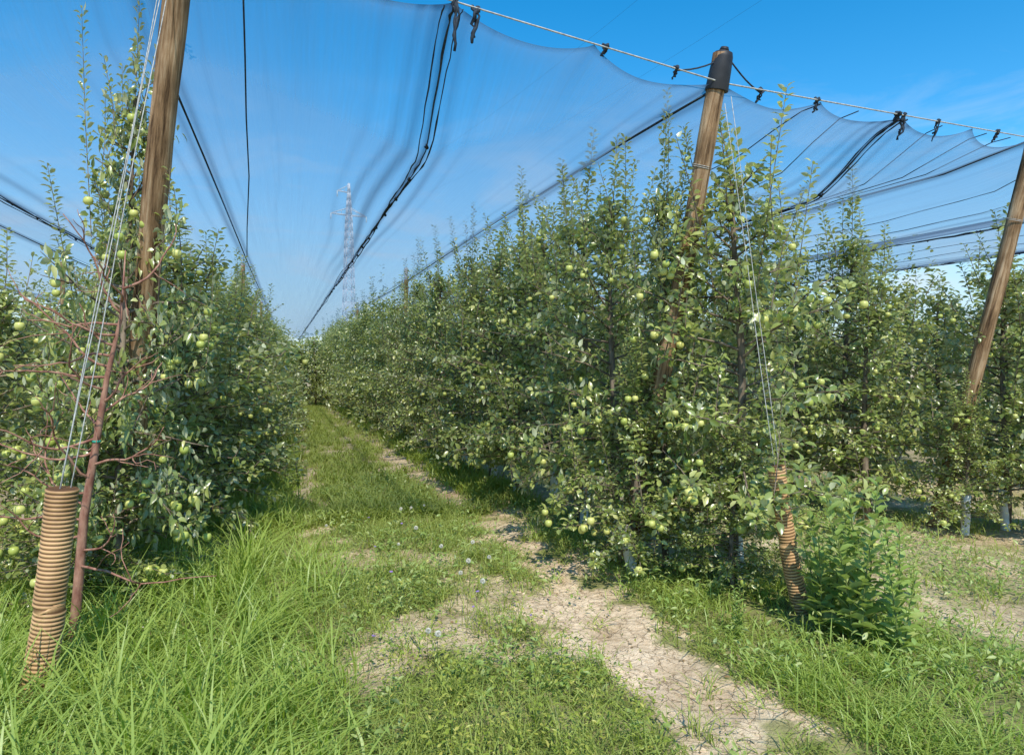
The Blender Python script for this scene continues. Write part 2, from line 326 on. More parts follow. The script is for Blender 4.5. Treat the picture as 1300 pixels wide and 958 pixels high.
def make_variant(seed, H=3.4, R=.85, nb=70, nsh=7, lod=False):
    r = random.Random(seed)
    T = Tubes(); twigs=[]; apples=[]
    lean = Vector((r.uniform(-.06,.06), r.uniform(-.06,.06), 0))
    def tr(h): return Vector((0,0,h)) + lean*(h/H) + Vector((math.sin(h*2+seed)*.025, math.cos(h*2.3+seed)*.025,0))
    hs_ = [H*.86*i/10 for i in range(11)]
    T.add([tr(h) for h in hs_], [.036*(1-.8*i/10)+.006 for i in range(11)], 8)
    for i in range(nb):
        f = (i+r.random())/nb
        h = H*(.12 + .72*f**1.25)
        az = i*2.4 + r.uniform(-.6,.6)
        L = R*profile(h,H)*(r.uniform(.45,1.2) if h<.5*H else r.uniform(.3,1.4))
        el = math.radians(r.uniform(0,28) + 40*max(0,h/H-.35))
        d = Vector((math.cos(az)*math.cos(el), math.sin(az)*math.cos(el), math.sin(el)))
        p0 = tr(h); pts=[]
        sag = r.uniform(-.25,.2) - (.2 if h<.28*H else 0)
        for k in range(6):
            s=k/5; pts.append(p0 + d*L*s + Vector((0,0,sag*L*s*s)) + Vector((r.uniform(-1,1),r.uniform(-1,1),r.uniform(-1,1)))*.02*s)
        if not lod or i%2==0: T.add(pts, [.011*(1-.75*k/5) for k in range(6)], 4 if not lod else 3, cap=False)
        nt_ = max(4, int(7*L/.6))
        for k in range(nt_):
            s = .2 + .8*(k+r.random())/nt_; s=min(s,1)
            q = pts[min(int(s*5),4)].lerp(pts[min(int(s*5)+1,5)], s*5-min(int(s*5),4))
            td = (d*.6 + Vector((r.gauss(0,.6),r.gauss(0,.6),r.gauss(.15,.5)))).normalized()
            twigs.append((q, td, r.uniform(.07,.24), r.randint(6,10)))
            if s>.6 and r.random()<.42:
                nA = r.choice([1,1,1,2,2]); od=Vector((d.x,d.y,0)).normalized()
                for a in range(nA):
                    apples.append(q + od*r.uniform(.05,.13) + Vector((r.uniform(-.06,.06), r.uniform(-.06,.06), -.05-.03*a+r.uniform(-.03,.03))))
        if r.random()<.32:  # water sprout
            q=pts[r.choice([3,4,5])]; l=r.uniform(.25,.8)
            twigs.append((q, (Vector((r.gauss(0,.25),r.gauss(0,.25),1))).normalized(), l, int(l/.020)))
    for i in range(nsh):
        h = H*r.uniform(.5,.8) if i else H*.78
        l = (H-h)*r.uniform(.4,1.25) if i else (H-h)*r.uniform(1.1,1.75)
        az=r.uniform(0,6.28); o=r.uniform(.08,.45) if i else 0
        dr=Vector((math.cos(az)*.18,math.sin(az)*.18,1)).normalized() if i else Vector((r.gauss(0,.06),r.gauss(0,.06),1)).normalized()
        p0=tr(h)+Vector((math.cos(az)*o,math.sin(az)*o,0))
        twigs.append((p0, dr, l, int(l/.013)))
        if i<2:
            for q in range(7):
                s=q/7; a2=q*2.4
                twigs.append((p0+dr*l*s*.8, Vector((math.cos(a2),math.sin(a2),.9)).normalized(), r.uniform(.06,.17)*(1-.5*s), 6))
    P=[];A=[];Nn=[];Ls=[];G=[]
    for (q,td,l,n) in twigs:
        u = td.orthogonal().normalized(); v = td.cross(u); ph = r.random()*6.28
        bend = Vector((r.gauss(0,.12),r.gauss(0,.12),0))*l*(.4 if l>.9 else 1)
        if l>.18 and not lod: T.add([q, q+td*l*.5+bend*.25, q+td*l+bend], [.005,.004,.002], 3, cap=False)
        cl = r.random()
        for k in range(n):
            s=(k+.5)/n; an=ph+k*2.399
            rad = u*math.cos(an)+v*math.sin(an)
            a = rad*1.0 + td*(.35+.5*s) + Vector((0,0,r.gauss(-.12,.22)))
            P.append(q+td*l*s+bend*s*s + rad*.012); A.append(a)
            Nn.append(Vector((r.gauss(0,.6),r.gauss(0,.6),.9)) + td*.4)
            Ls.append(r.uniform(.052,.092)*(1-.3*s*(l>.2))); G.append(min(1,max(0,.62*r.random()+.3*cl+.16*s)))
    P=np.array(P);A=np.array(A);Nn=np.array(Nn);Ls=np.array(Ls);G=np.array(G)
    if lod:
        k=np.random.default_rng(seed).uniform(0,1,len(P))<.33
        P,A,Nn,Ls,G=P[k],A[k],Nn[k],Ls[k]*1.6,G[k]
    V,f3,f4 = leaves(P,A,Nn,Ls,Ls*.52)
    crown = big_mesh("crown", V, [f3,f4], M_leaf, np.repeat(G,8))
    trunk = T.mesh("trunk", M_bark)
    r.shuffle(apples)
    return trunk, crown, apples, len(P)

RR_=[.85,.9,.8,.88,.83,.92,.8]; NB_=[72,76,68,74,70,78,66]; NS_=[8,7,6,7,8,6,6]
variants = [make_variant(100+k, 3.4, R=RR_[k], nb=NB_[k], nsh=NS_[k]) for k in range(7)]
lods = [make_variant(100+k, 3.4, R=RR_[k], nb=NB_[k], nsh=NS_[k], lod=True) for k in range(5)]
print("leaves per tree", [v[3] for v in variants])

# guard
T = Tubes(); n=8
T.add([(0,0,-.05+.48*i/n) for i in range(n+1)], [.043+.003*math.sin(i*2) for i in range(n+1)], 12)
guard_me = T.mesh("trunk_guard", M_guard)
T = Tubes(); pr=[(.006,.026),(.016,.030),(.026,.026),(.033,.012),(.034,-.003),(.030,-.016),(.021,-.027),(.010,-.031),(.003,-.027)]
T.add([(0,0,z) for _,z in pr],[r_ for r_,_ in pr],12)
T.add([(0,0,.022),(0.004,0,.05)],[.0018,.0015],4)
apple_me = T.mesh("apple", M_apple)

def add_tree(x,y,vi,sxy=1,sz=1,rot=0,guard=True,napp=0,tilt=(0,0),label=None,group="apple trees in orchard rows",lod=False):
    trunk,crown,apples,_ = lods[vi%5] if lod else variants[vi]
    z = float(gz(x,y))-.02
    e = obj("apple_tree", None, None, (x,y,z), label or "slender apple tree with dense green leaves in row", "tree", group)
    e.empty_display_size=.2; e.rotation_euler=(tilt[0],tilt[1],rot); e.scale=(sxy,sxy,sz)
    obj("trunk", trunk, e); obj("crown", crown, e)
    if guard:
        g = obj("trunk_guard", guard_me, e); g.scale=(1/sxy,1/sxy,random.uniform(.85,1.15)/sz); g.rotation_euler=(random.uniform(-.1,.1),random.uniform(-.1,.1),0)
    for a in apples[:napp]:
        ao = obj("apple", apple_me, e, a); ao.rotation_euler=(0,0,random.uniform(0,6))
        k=random.uniform(.64,.88); ao.scale=(k/sxy,k/sxy,k/sz)

R = random.Random(5)
def row(X, ys, top=3.5, hv=.2, lab=None, wid=1.0, lodd=18, drift=0, wfar=0):
    for i,yy in enumerate(ys):
        x = X + R.uniform(-.12,.12) + drift*max(0,yy-8); dist = math.hypot(x,yy)
        H = top - float(gz(x,yy)); sz = H/3.4*R.uniform(1-hv,1+hv*.25)
        napp = 66 if dist<8.5 else (34 if dist<13 else 0)
        add_tree(x,yy+R.uniform(-.08,.08),R.randrange(7),(wid+wfar*min(1,max(0,(yy-9)/8)))*R.uniform(.88,1.12),sz,R.uniform(0,6.28),dist<18,napp,(R.uniform(-.04,.04),R.uniform(-.04,.04)),lab,lod=dist>lodd)
# right row
add_tree(3.08,4.15,0,1.02,.98,.4,True,90,(0,0),"apple tree heavy with green apples beside leaning post")
add_tree(2.70,4.50,6,.64,.96,1.4,False,60,(0,0),"slender apple tree with upright shoots wrapping leaning post")
add_tree(2.42,4.50,2,.70,.50,3.4,True,40,(0,0),"short apple tree growing around leaning wooden post")
add_tree(2.90,3.98,5,.50,.36,.9,False,16,(0,0),"low leafy apple shoot in front of tree trunk")
add_tree(2.62,5.2,3,.92,.98,2.0,True,90,(0,0),"apple tree with white trunk guard and green apples")
row(2.70,[6.05+ .92*i for i in range(46)],drift=-.006,wfar=.15)
# left row
add_tree(-1.03,4.85,5,.64,1.12,2.6,False,90,(.03,-.02),"tall apple tree with upright shoots around leaning post")
add_tree(-1.2,4.85,4,.72,.46,.3,False,40,(0,0),"short bushy apple tree at foot of leaning post")
add_tree(-1.9,5.3,6,.85,.70,4.3,False,60,(0,0),"short bushy apple tree with green apples")
add_tree(-1.15,6.0,1,1.0,.85,2.2,True,90,(0,0),"broad bushy apple tree with green apples")
row(-.92,[6.9+ .93*i for i in range(45)], top=3.1, wid=1.2, drift=.012, wfar=.15)
# alley end
for i in range(7): add_tree(-1.0+.8*i,36+.7*(i%2),i,1.4,1.16-.08*(i%3),i*1.1,False,0,(0,0),"distant apple tree closing the grass alley",lod=True)
# farther rows
add_tree(7.1,5.15,3,.95,.96,1.0,True,60,(0,0),"tall apple tree beside leaning wooden post")
add_tree(6.1,5.95,6,1.0,.92,2.0,True,60,(0,0),"apple tree with white trunk guard by leaning post")
add_tree(6.40,5.05,2,.60,.44,2.6,True,30,(0,0),"short apple tree growing around leaning wooden post")
add_tree(7.12,4.5,1,.95,.85,1.0,True,60,(0,0),"apple tree with green apples beside wooden post")
row(6.45,[6.6+.86*i for i in range(21)], lab="apple tree with white trunk guard in next row", lodd=13, wid=1.15)
row(10.3,[5.6+.95*i for i in range(20)], top=3.3, lodd=5, wid=1.1)
row(14.2,[6.6+1.0*i for i in range(16)], top=3.3, lodd=5, wid=1.1)
row(-4.9,[7.5+1.0*i for i in range(24)], top=3.4, lodd=9)
row(-8.7,[13+1.1*i for i in range(14)], top=3.2, lodd=5)

# ------------------------------------------------------------ posts
def post(p0, p1, r0, r1, cap=False, label="weathered round wooden trellis post", rings=(), name="wooden_post"):
    p0=Vector(p0); p1=Vector(p1); d=p1-p0; Ln=d.length; n=28
    T=Tubes()
    pts=[]; rad=[]
    for i in range(n+1):
        s=i/n; wob=Vector((math.sin(s*9+p0.x)*.008, math.cos(s*7+p0.y)*.008,0))
        pts.append(Vector((0,0,Ln*s))+wob); rad.append((r0+(r1-r0)*s)*(1+.03*math.sin(s*31)+.015*math.sin(s*77)))
    T.add(pts,rad,20)
    o = obj(name, T.mesh(name,M_wood), None, p0, label, "post", "wooden trellis posts")
    o.rotation_mode='QUATERNION'; o.rotation_quaternion = d.to_track_quat('Z','Y')
    if cap:
        T=Tubes(); T.add([(0,0,Ln-.24),(0,0,Ln-.235),(0,0,Ln-.1),(0,0,Ln-.02),(0,0,Ln+.01),(0,0,Ln+.02)],[r1*1.24,r1*1.26,r1*1.16,r1*1.08,r1*.95,r1*.6],24)
        T.add([(0,0,Ln+.02),(0,0,Ln+.045)],[.035,.025],12)
        obj("post_cap",T.mesh("post_cap",M_black),o,label="black plastic cap")
    for h in rings:
        for dz in (0,.012):
            T=Tubes(); r=r0+(r1-r0)*h/Ln
            ring=[(math.cos(a)*(r+.006),math.sin(a)*(r+.006),h+dz+.008*math.sin(a)) for a in [2*math.pi*k/24 for k in range(25)]]
            T.add(ring,.0025,5); obj("wire_band",T.mesh("wire_band",M_wire),o)
    return o
cpost=post((2.50,4.80,-.1),(2.80,3.94,3.64),.066,.062,True,"leaning wooden end post with black plastic cap",(3.1,))
post((-1.19,5.68,-.1),(-.538,4.16,4.1),.080,.070,False,"thick leaning wooden end post wrapped with wire",(2.75,1.7))
post((6.52,5.5,-.3),(6.72,4.6,3.62),.075,.066,False,"leaning wooden end post between apple trees",(3.3,))
for X,ys in ((2.72,(16.6,28)),(-1.0,(17,28.5)),(6.6,(16.5,22)),(10.4,(15,21)),(14.3,(18,24)),(-4.9,(12,18,24))):
    for yy in ys:
        post((X,yy,float(gz(X,yy))-.1),(X+R.uniform(-.05,.05),yy+R.uniform(-.05,.05),3.75),.055,.05,label="upright wooden trellis post in tree row")

# ------------------------------------------------------------ anchors with corrugated sleeves
def anchor(base, top, to, r, strands, kink, label, wr=.0035):
    base=Vector(base); top=Vector(top); to=Vector(to)
    e=obj("anchor_guy",None,None,base,label,"guy wire","guy wire anchors with sleeves"); e.empty_display_size=.1
    T=Tubes(); Ln=(top-base).length; nr=int(Ln/.019); pts=[];rad=[];rn=[]
    for i in range(nr):
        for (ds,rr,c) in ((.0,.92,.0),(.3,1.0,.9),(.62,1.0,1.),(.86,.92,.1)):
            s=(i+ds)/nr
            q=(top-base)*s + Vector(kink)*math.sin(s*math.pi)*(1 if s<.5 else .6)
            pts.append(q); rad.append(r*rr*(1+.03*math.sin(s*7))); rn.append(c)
    T.add(pts,rad,28,rn)
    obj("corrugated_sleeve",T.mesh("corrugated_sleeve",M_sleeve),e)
    for k in range(strands):
        a=2*math.pi*k/strands+.3
        off=Vector((math.cos(a)*r*.4,math.sin(a)*r*.4,0)); off2=Vector((math.cos(a)*.03,math.sin(a)*.03,-.06*k))
        p0=(top-base)*.9+off; p1=(to-base)+off2
        T=Tubes(); T.add([p0.lerp(p1,s/10)+Vector((math.sin(s*.9+k*2)*.004,0,0)) for s in range(11)],wr,6)
        obj("guy_wire",T.mesh("guy_wire",M_wire),e)
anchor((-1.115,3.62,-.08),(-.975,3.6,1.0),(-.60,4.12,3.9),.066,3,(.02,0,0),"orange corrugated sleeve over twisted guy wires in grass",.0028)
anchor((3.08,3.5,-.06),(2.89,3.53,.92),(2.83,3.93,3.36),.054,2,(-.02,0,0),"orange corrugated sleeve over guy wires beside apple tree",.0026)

# ------------------------------------------------------------ front wire, ridge cables
def cable(name,pts,r,mat,label,cat="cable",parent=None,sides=6):
    T=Tubes(); T.add(pts,r,sides)
    me=T.mesh(name,mat)
    if parent: return obj(name,me,parent)
    return obj(name,me,None,None,label,cat)
PT=[(-8.4,5.1,4.15),(-4.5,4.7,4.15),(-.56,4.18,4.03),(2.80,3.93,3.44),(6.72,4.6,3.66),(10.6,5.3,3.8),(14.5,6,3.85),(18.4,6.7,3.9)]
def wire_at(X):
    xs=[p[0] for p in PT]; return float(np.interp(X,xs,[p[1] for p in PT])), float(np.interp(X,xs,[p[2] for p in PT]))
cable("head_wire",PT,.0055,M_wire,"pale steel head wire strung between post tops")
# ------------------------------------------------------------ nets
ridges=[(-8.5,3.8),(-4.6,3.8),(-.85,3.72),(2.78,3.46),(6.68,3.55),(10.5,3.7),(14.4,3.75)]
valz=[3.2,3.2,3.1,3.08,3.25,3.45]
YEND=64
rr=random.Random(9)
for k in range(6):
    (xa,za),(xb,zb)=ridges[k],ridges[k+1]; zv=valz[k]; ns=129
    ss=np.linspace(0,1,ns); tt=np.concatenate([np.linspace(0,2.4,30),np.linspace(2.5,10,44),np.linspace(10.5,YEND-4,60)])
    Sg,Tg=np.meshgrid(ss,tt)
    X=xa+(xb-xa)*Sg
    xs=[p[0] for p in PT]; yf=np.interp(X,xs,[p[1] for p in PT]); zf=np.interp(X,xs,[p[2] for p in PT])
    vsh=(1-np.abs(2*Sg-1)); zz=za+(zb-za)*Sg
    Zin=zz+(zv-(za+zb)/2)*vsh**1.25
    ramp=sst(0,1.1,Tg)
    nties=4
    scal=np.abs(np.sin(Sg*math.pi*nties))**.8*(.6+.7*vn(Sg*5,Sg*0+k,3))
    Zfr=zf-.015-.065*scal
    Z=Zfr*(1-ramp)+Zin*ramp
    Z=Z+.02*(vn(Sg*21,Tg*.25,31+k)-.5)*np.minimum(1,Tg)+ .03*(vn(Sg*5,Tg*.4,7+k)-.5)
    Y=yf+Tg+.10*scal*(1-sst(0,.5,Tg))
    V=np.stack([X.ravel(),Y.ravel(),Z.ravel()],1); nn=ns
    i,j=np.meshgrid(np.arange(nn-1),np.arange(len(tt)-1)); b=(j*nn+i).ravel()
    F=np.stack([b,b+1,b+1+nn,b+nn],1)
    wv=.014*np.sin(Tg*.9+k)*(1-sst(4,10,Tg))
    near_=1-.8*sst(4,11,Tg)
    dens=.35*np.exp(-((Sg-.5)/.008)**2)+(.26*np.exp(-((Sg-.465-wv)/.012)**2)+.18*np.exp(-((Sg-.43-wv*1.5)/.009)**2)+.08*np.exp(-((Sg-.38-wv)/.009)**2)+.17*np.exp(-((Sg-.54+wv)/.011)**2)+.06*np.exp(-((Sg-.59+wv)/.007)**2))*near_+.25*np.exp(-(Tg/.03)**2)
    dens+=.22*np.exp(-((Sg-.015)/.012)**2)+.22*np.exp(-((Sg-.985)/.012)**2)+(.10*np.exp(-((Sg-.93+wv*.5)/.007)**2)+.07*np.exp(-((Sg-.08-wv*.5)/.006)**2)+.06*np.exp(-((Sg-.85-wv)/.005)**2)+.05*np.exp(-((Sg-.2+wv)/.005)**2))*near_
    ph=(Sg*nties)%1; pl=np.minimum(ph,1-ph); dens+=.14*np.exp(-(pl/(.03+.14*Tg))**2)*np.exp(-Tg/.5)
    net=obj("hail_net",big_mesh("hail_net",V,[F],M_net,dens.ravel()),None,None,"dark translucent anti-hail net sagging above grass alley","net","hail nets over orchard alleys")
    xm=(xa+xb)/2
    def surf(xx,t):
        s=(xx-xa)/(xb-xa); v=1-abs(2*s-1); r_=float(sst(0,1.1,t)); f=wire_at(xx)
        return Vector((xx,f[0]+t,(f[1]-.02)*(1-r_)+(za+(zb-za)*s+(zv-(za+zb)/2)*v**1.25)*r_-.01))
    for m,(dx,rad,amp) in enumerate(((0,.007,.012),(.025,.005,.02),(-.03,.004,.02))):
        pts=[];rads=[]
        for q in range(140):
            t=(q/139)**1.8*(YEND-4); pts.append(surf(xm+dx*(1+.5*math.sin(t*1.3+m))+amp*math.sin(t*.8+m*2)*(1 if t<12 else .4)+rr.uniform(-.005,.005),t)+Vector((0,0,-.012*m+.01*math.sin(t*2.3+m)+rr.uniform(-.005,.005))))
            rads.append(rad*rr.uniform(.6,1.7))
        T=Tubes(); T.add(pts,rads,6); obj("seam_rope",T.mesh("seam_rope",M_rope),net)
    pts=[Vector((PT[k+1][0],PT[k+1][1],PT[k+1][2]))]+[Vector((xb,5.5+q*2.5 if k<5 else 8+q*2.5,zb+.02*math.sin(q))) for q in range(24)]
    T=Tubes(); T.add(pts,.011,6); obj("ridge_cable",T.mesh("ridge_cable",M_rope),net)
    if k>=3:
        for fx_,amp_ in ((.8,.03),(.24,.04),(.64,.03),(.90,.02),(.36,.03)):
            pts=[surf(xa+(xb-xa)*fx_+amp_*math.sin(q*.9+fx_*9),.0+.01*q+(q/40)**1.5*40)+Vector((0,0,.012*math.sin(q*1.7))) for q in range(41)]
            T=Tubes(); T.add(pts,.0045,5); obj("seam_rope",T.mesh("seam_rope",M_rope),net)
    for q in range(16):
        t=.9+q*.75
        T=Tubes(); c=surf(xm,t); T.add([c+Vector((0,-.03,0)),c+Vector((.01,0,-.015)),c+Vector((0,.03,0))],[.008,.014,.008],8); obj("seam_clip",T.mesh("seam_clip",M_black),net)

def tie(X,drop,w=.02,dx=0):
    yy,zz=wire_at(X); r=random.Random(int(X*1000))
    T=Tubes()
    for m in range(3):
        pts=[];rad=[]
        for q in range(8):
            s=q/7; pts.append(Vector((X+dx*s+r.uniform(-.012,.012)+.012*math.sin(m*2+s*5),yy+r.uniform(-.015,.015)+.04*s,zz+.015-drop*s*(1-.2*m)))); rad.append(w*(.45+.6*r.random())*(1.2 if q<2 else .75))
        T.add(pts,rad,6)
    obj("net_tie",T.mesh("net_tie",M_rope),None,None,"black knotted net tie hanging from head wire","tie","black net ties on the head wire")
for a in ((.98,.3,.015),(1.10,.22,.016),(1.95,.06,.014),(2.45,.07,.012),(3.15,.09,.012),(3.72,.10,.012),(4.75,.2,.015),(4.68,.06,.024),(5.2,.17,.011),(6.1,.1,.012)):
    tie(*a)
bpy.context.view_layer.update()
for k,(p,q) in enumerate((((2.45,3.98,3.5),(2.78,3.94,3.60)),((2.86,3.94,3.60),(3.15,4.0,3.44)))):
    T=Tubes(); T.add([Vector(p).lerp(Vector(q),s/6)+Vector((0,0,-.02*math.sin(s/6*math.pi))) for s in range(7)],[.006]*7,5)
    c_=obj("net_cord",T.mesh("net_cord",M_rope),cpost); c_.matrix_parent_inverse=cpost.matrix_world.inverted()
cable("hanging_rope",[(-.25,4.25,3.92),(-.27,4.9,3.6),(-.3,5.6,3.42),(-.33,6.6,3.22),(-.42,8,3.0),(-.5,9.5,2.9)],.006,M_rope,"dark rope hanging from net edge above trees","rope")

# ------------------------------------------------------------ bare tree
T=Tubes(); r=random.Random(33)
base=Vector((-1.1,4.2,-.05))
def bpath(p,d,l,n,curl,up):
    pts=[p.copy()]
    d=d.normalized()
    for i in range(n):
        d=(d+Vector((r.gauss(0,curl),r.gauss(0,curl),r.gauss(0,curl)+up))).normalized(); pts.append(pts[-1]+d*l/n)
    return pts
trunkp=[Vector((0,0,0)),Vector((.03,0,.35)),Vector((.07,-.03,.8)),Vector((.14,-.08,1.2)),Vector((.2,-.12,1.55)),Vector((.27,-.16,1.85)),Vector((.3,-.2,2.2))]
T.add(trunkp,[.028,.026,.023,.019,.014,.009,.003],10)
Bt=Tubes()
for i in range(24):
    s=1.4+4.4*i/24; a=int(s); q=trunkp[a].lerp(trunkp[min(a+1,6)],s-a)
    az=r.choice([math.pi+r.gauss(0,.6),math.pi+r.gauss(0,.6),r.gauss(0,.7)-.3])
    l=r.uniform(.4,.95)*(1.12-.1*s)
    pts=bpath(q,Vector((math.cos(az),math.sin(az)*.6-.4,r.uniform(-.25,.55))),l,11,.2,.04)
    Bt.add(pts,[.0066*(1-.8*k/11)+.0009 for k in range(12)],6)
    for m in range(r.randint(2,4)):
        k=r.randint(2,9); d=pts[k]-pts[k-1]
        p2=bpath(pts[k],d.normalized()+Vector((r.gauss(0,.8),r.gauss(0,.8),r.gauss(.2,.7))),l*r.uniform(.2,.5),6,.25,.03)
        Bt.add(p2,[.0028*(1-.7*j/6)+.0006 for j in range(7)],5)
e=obj("bare_tree",None,None,base,"small leafless reddish-brown dying tree with thin twigs","tree"); 
obj("trunk",T.mesh("trunk",M_dead),e); obj("branches",Bt.mesh("branches",M_dead),e)
T=Tubes(); c=trunkp[3]; T.add([c+Vector((0,0,-.006)),c+Vector((0,0,.006))],[.021,.021],12); obj("tree_tie",T.mesh("tree_tie",M_tie),e)

# ------------------------------------------------------------ grass
def blades(x,y,h,wd,lean,rnd,z=None):
    n=len(x); z=gz(x,y)-.01 if z is None else z
    az=rng.uniform(0,2*np.pi,n); D=np.stack([np.cos(az),np.sin(az),np.zeros(n)],1)
    tw=az+np.pi/2+rng.normal(0,.5,n); Sd=np.stack([np.cos(tw),np.sin(tw),np.zeros(n)],1)
    P=np.stack([x,y,z],1); out=[]
    for t in (0,.35,.7,1):
        C=P+D*(lean*h*t**2)[:,None]; C[:,2]+=h*(t-.38*np.minimum(lean,1.3)*t**2)
        wv=(wd*(.75+.5*t if t<.5 else 1.35*(1-t**2.2)+.0)*.5)[:,None]
        if t<1: out+=[C-Sd*wv,C+Sd*wv]
        else: out+=[C]
    V=np.stack(out,1).reshape(-1,3); o=(np.arange(n)*7)[:,None]
    f4=np.concatenate([np.array([[0,1,3,2]])+o,np.array([[2,3,5,4]])+o]); f3=np.array([[4,5,6]])+o
    return V,f3,f4,np.repeat(rnd,7)
def grass_obj(name,parts,mat,label):
    Vs=[];f3=[];f4=[];rn=[];o=0
    for (V,a,b,r_) in parts: Vs.append(V);f3.append(a+o);f4.append(b+o);rn.append(r_);o+=len(V)
    obj(name,big_mesh(name,np.concatenate(Vs),[np.concatenate(f3),np.concatenate(f4)],mat,np.concatenate(rn)),None,None,label,"grass",None,"stuff")
def scatter(n,x0,x1,y0,y1,dens,power=1.0):
    x=rng.uniform(x0,x1,n); y=y0+(y1-y0)*rng.uniform(0,1,n)**power
    k=rng.uniform(0,1,n)<dens(x,y); return x[k],y[k]
def clump(n,per,x0,x1,y0,y1,dens,sig,power=1.0):
    cx,cy=scatter(n,x0,x1,y0,y1,dens,power); m=len(cx)
    x=np.repeat(cx,per)+rng.normal(0,sig,m*per); y=np.repeat(cy,per)+rng.normal(0,sig,m*per)
    return x,y,np.repeat(rng.uniform(0,1,m),per)
dt=lambda x,y: (1-sst(-.05,.3,x-(vn(y*1.2,y*0+2,4)-.5)*.4))*sst(-2.1,-1.5,x)*(1-.55*sst(4.8,6.5,y))
x,y,c=clump(760,26,-2.0,.35,2.0,7.5,dt,.06,1.3)
n=len(x); h=rng.uniform(.16,.60,n)*(.55+.6*c)*np.where(x>-.2,.75,1)*(1-.35*sst(5,7,y))
P1=blades(x,y,h,rng.uniform(.005,.013,n),rng.uniform(.2,1.5,n),np.clip(.75*c+rng.normal(0,.2,n),0,1))
x,y,c=clump(650,20,-.6,.12,7.0,30,lambda x,y:.7+0*x,.08,1.6)
n=len(x); P1b=blades(x,y,rng.uniform(.08,.3,n)*(.5+c),rng.uniform(.008,.016,n),rng.uniform(.2,1.3,n),np.clip(.75*c+rng.normal(0,.18,n),0,1))
grass_obj("tall_grass",[P1,P1b],M_tall,"tall lush bright green grass at tree row edge")
d2=lambda x,y: np.exp(-((x-2.6)/.3)**2)*(.35+.65*(1-sst(4.5,5.2,y)))*.9+.7*np.exp(-((x-2.35)/.14)**2)
x,y,c=clump(700,20,2.0,3.6,2.0,9,d2,.06,1.2); n=len(x)
P2=blades(x,y,rng.uniform(.05,.22,n)*(.45+.8*c),rng.uniform(.004,.009,n),rng.uniform(.3,1.7,n),np.clip(.8*c+rng.normal(0,.2,n),0,1))
x,y,c=clump(850,16,2.05,2.7,8,40,lambda x,y:.8+0*x,.08,1.7); n=len(x)
P2b=blades(x,y,rng.uniform(.08,.26,n)*(.5+.8*c),rng.uniform(.01,.02,n),rng.uniform(.3,1.3,n),np.clip(.8*c+rng.normal(0,.18,n),0,1))
x,y,c=clump(400,18,2.25,3.8,1.9,4.1,lambda x,y:.9*sst(.40,.55,fbm(x*1.5,y*1.5,17))*(1-.6*sst(3.3,3.7,x))*sst(2.2,2.45,x),.07); n=len(x)
P2c=blades(x,y,rng.uniform(.05,.22,n)*(.5+.8*c),rng.uniform(.004,.009,n),rng.uniform(.3,1.7,n),np.clip(.8*c+rng.normal(0,.2,n),0,1))
grass_obj("row_grass",[P2,P2b,P2c],M_tall,"green grass growing under apple tree row")
x,y,c=clump(7000,13,-.3,2.7,1.6,9,lambda x,y:(.02+.98*gmask(x,y)**1.8)*(.5+.5*sst(.4,.52,fbm(x*1.8,y*1.8,71))),.04,1.2); n=len(x)
P3=blades(x,y,rng.uniform(.03,.15,n)*(.4+.9*c**2),rng.uniform(.003,.008,n),rng.uniform(.3,2.0,n),np.clip(.45+.9*(c-.45)+rng.normal(0,.22,n),0,1))
x,y,c=clump(340,26,.1,1.7,1.8,9,lambda x,y:gmask(x,y),.045,1.2); n=len(x)
P3b=blades(x,y,rng.uniform(.08,.27,n)*(.5+.6*c),rng.uniform(.003,.007,n),rng.uniform(.2,1.3,n),np.clip(.3+.5*c+rng.normal(0,.22,n),0,1))
x,y,c=clump(6200,12,-.3,2.6,7,48,lambda x,y:gmask(x,y)**1.3,.06,1.9); n=len(x)
P4=blades(x,y,rng.uniform(.04,.22,n)*(.4+.9*c),rng.uniform(.008,.02,n),rng.uniform(.3,1.5,n),np.clip(.32+.7*(c-.4)+rng.normal(0,.2,n),0,1))
x,y,c=clump(3800,12,3.2,9.5,2.0,14,lambda x,y:.25+.75*sst(.44,.56,fbm(x*.9,y*.9,77)),.07,1.2); n=len(x)
P5=blades(x,y,rng.uniform(.03,.2,n)*(.4+.9*c),rng.uniform(.004,.010,n),rng.uniform(.3,1.8,n),np.clip(.5+.7*(c-.4)+rng.normal(0,.2,n),0,1))
x,y,c=clump(1300,14,-9,-1.3,4,24,lambda x,y:.5+0*x,.06,1.2); n=len(x)
P6=blades(x,y,rng.uniform(.05,.25,n),rng.uniform(.005,.014,n),rng.uniform(.3,1.5,n),np.clip(.5+.6*(c-.4)+rng.normal(0,.2,n),0,1))
grass_obj("alley_grass",[P3,P3b,P4,P5,P6],M_grass,"low patchy green and straw-yellow grass in alley")

def lowweeds(n,x0,x1,y0,y1,dens,hm,Lr,mat,name,label,per=9,sig=.04):
    cx,cy=scatter(n,x0,x1,y0,y1,dens,1.25); m=len(cx)
    x=np.repeat(cx,per)+rng.normal(0,sig,m*per); y=np.repeat(cy,per)+rng.normal(0,sig,m*per)
    c=np.repeat(rng.uniform(0,1,m),per); k=m*per
    z=gz(x,y)+rng.uniform(0,1,k)*hm*(.3+.9*c**2)
    az=rng.uniform(0,6.28,k); A=np.stack([np.cos(az),np.sin(az),rng.normal(.4,.5,k)],1)
    Nn=np.stack([rng.normal(0,.5,k),rng.normal(0,.5,k),np.ones(k)],1); Ln=rng.uniform(*Lr,k)
    V,f3,f4=leaves(np.stack([x,y,z],1),A,Nn,Ln,Ln*rng.uniform(.2,.5,k))
    obj(name,big_mesh(name,V,[f3,f4],mat,np.repeat(np.clip(c*.7+rng.normal(.15,.15,k),0,1),8)),None,None,label,"weeds",None,"stuff")
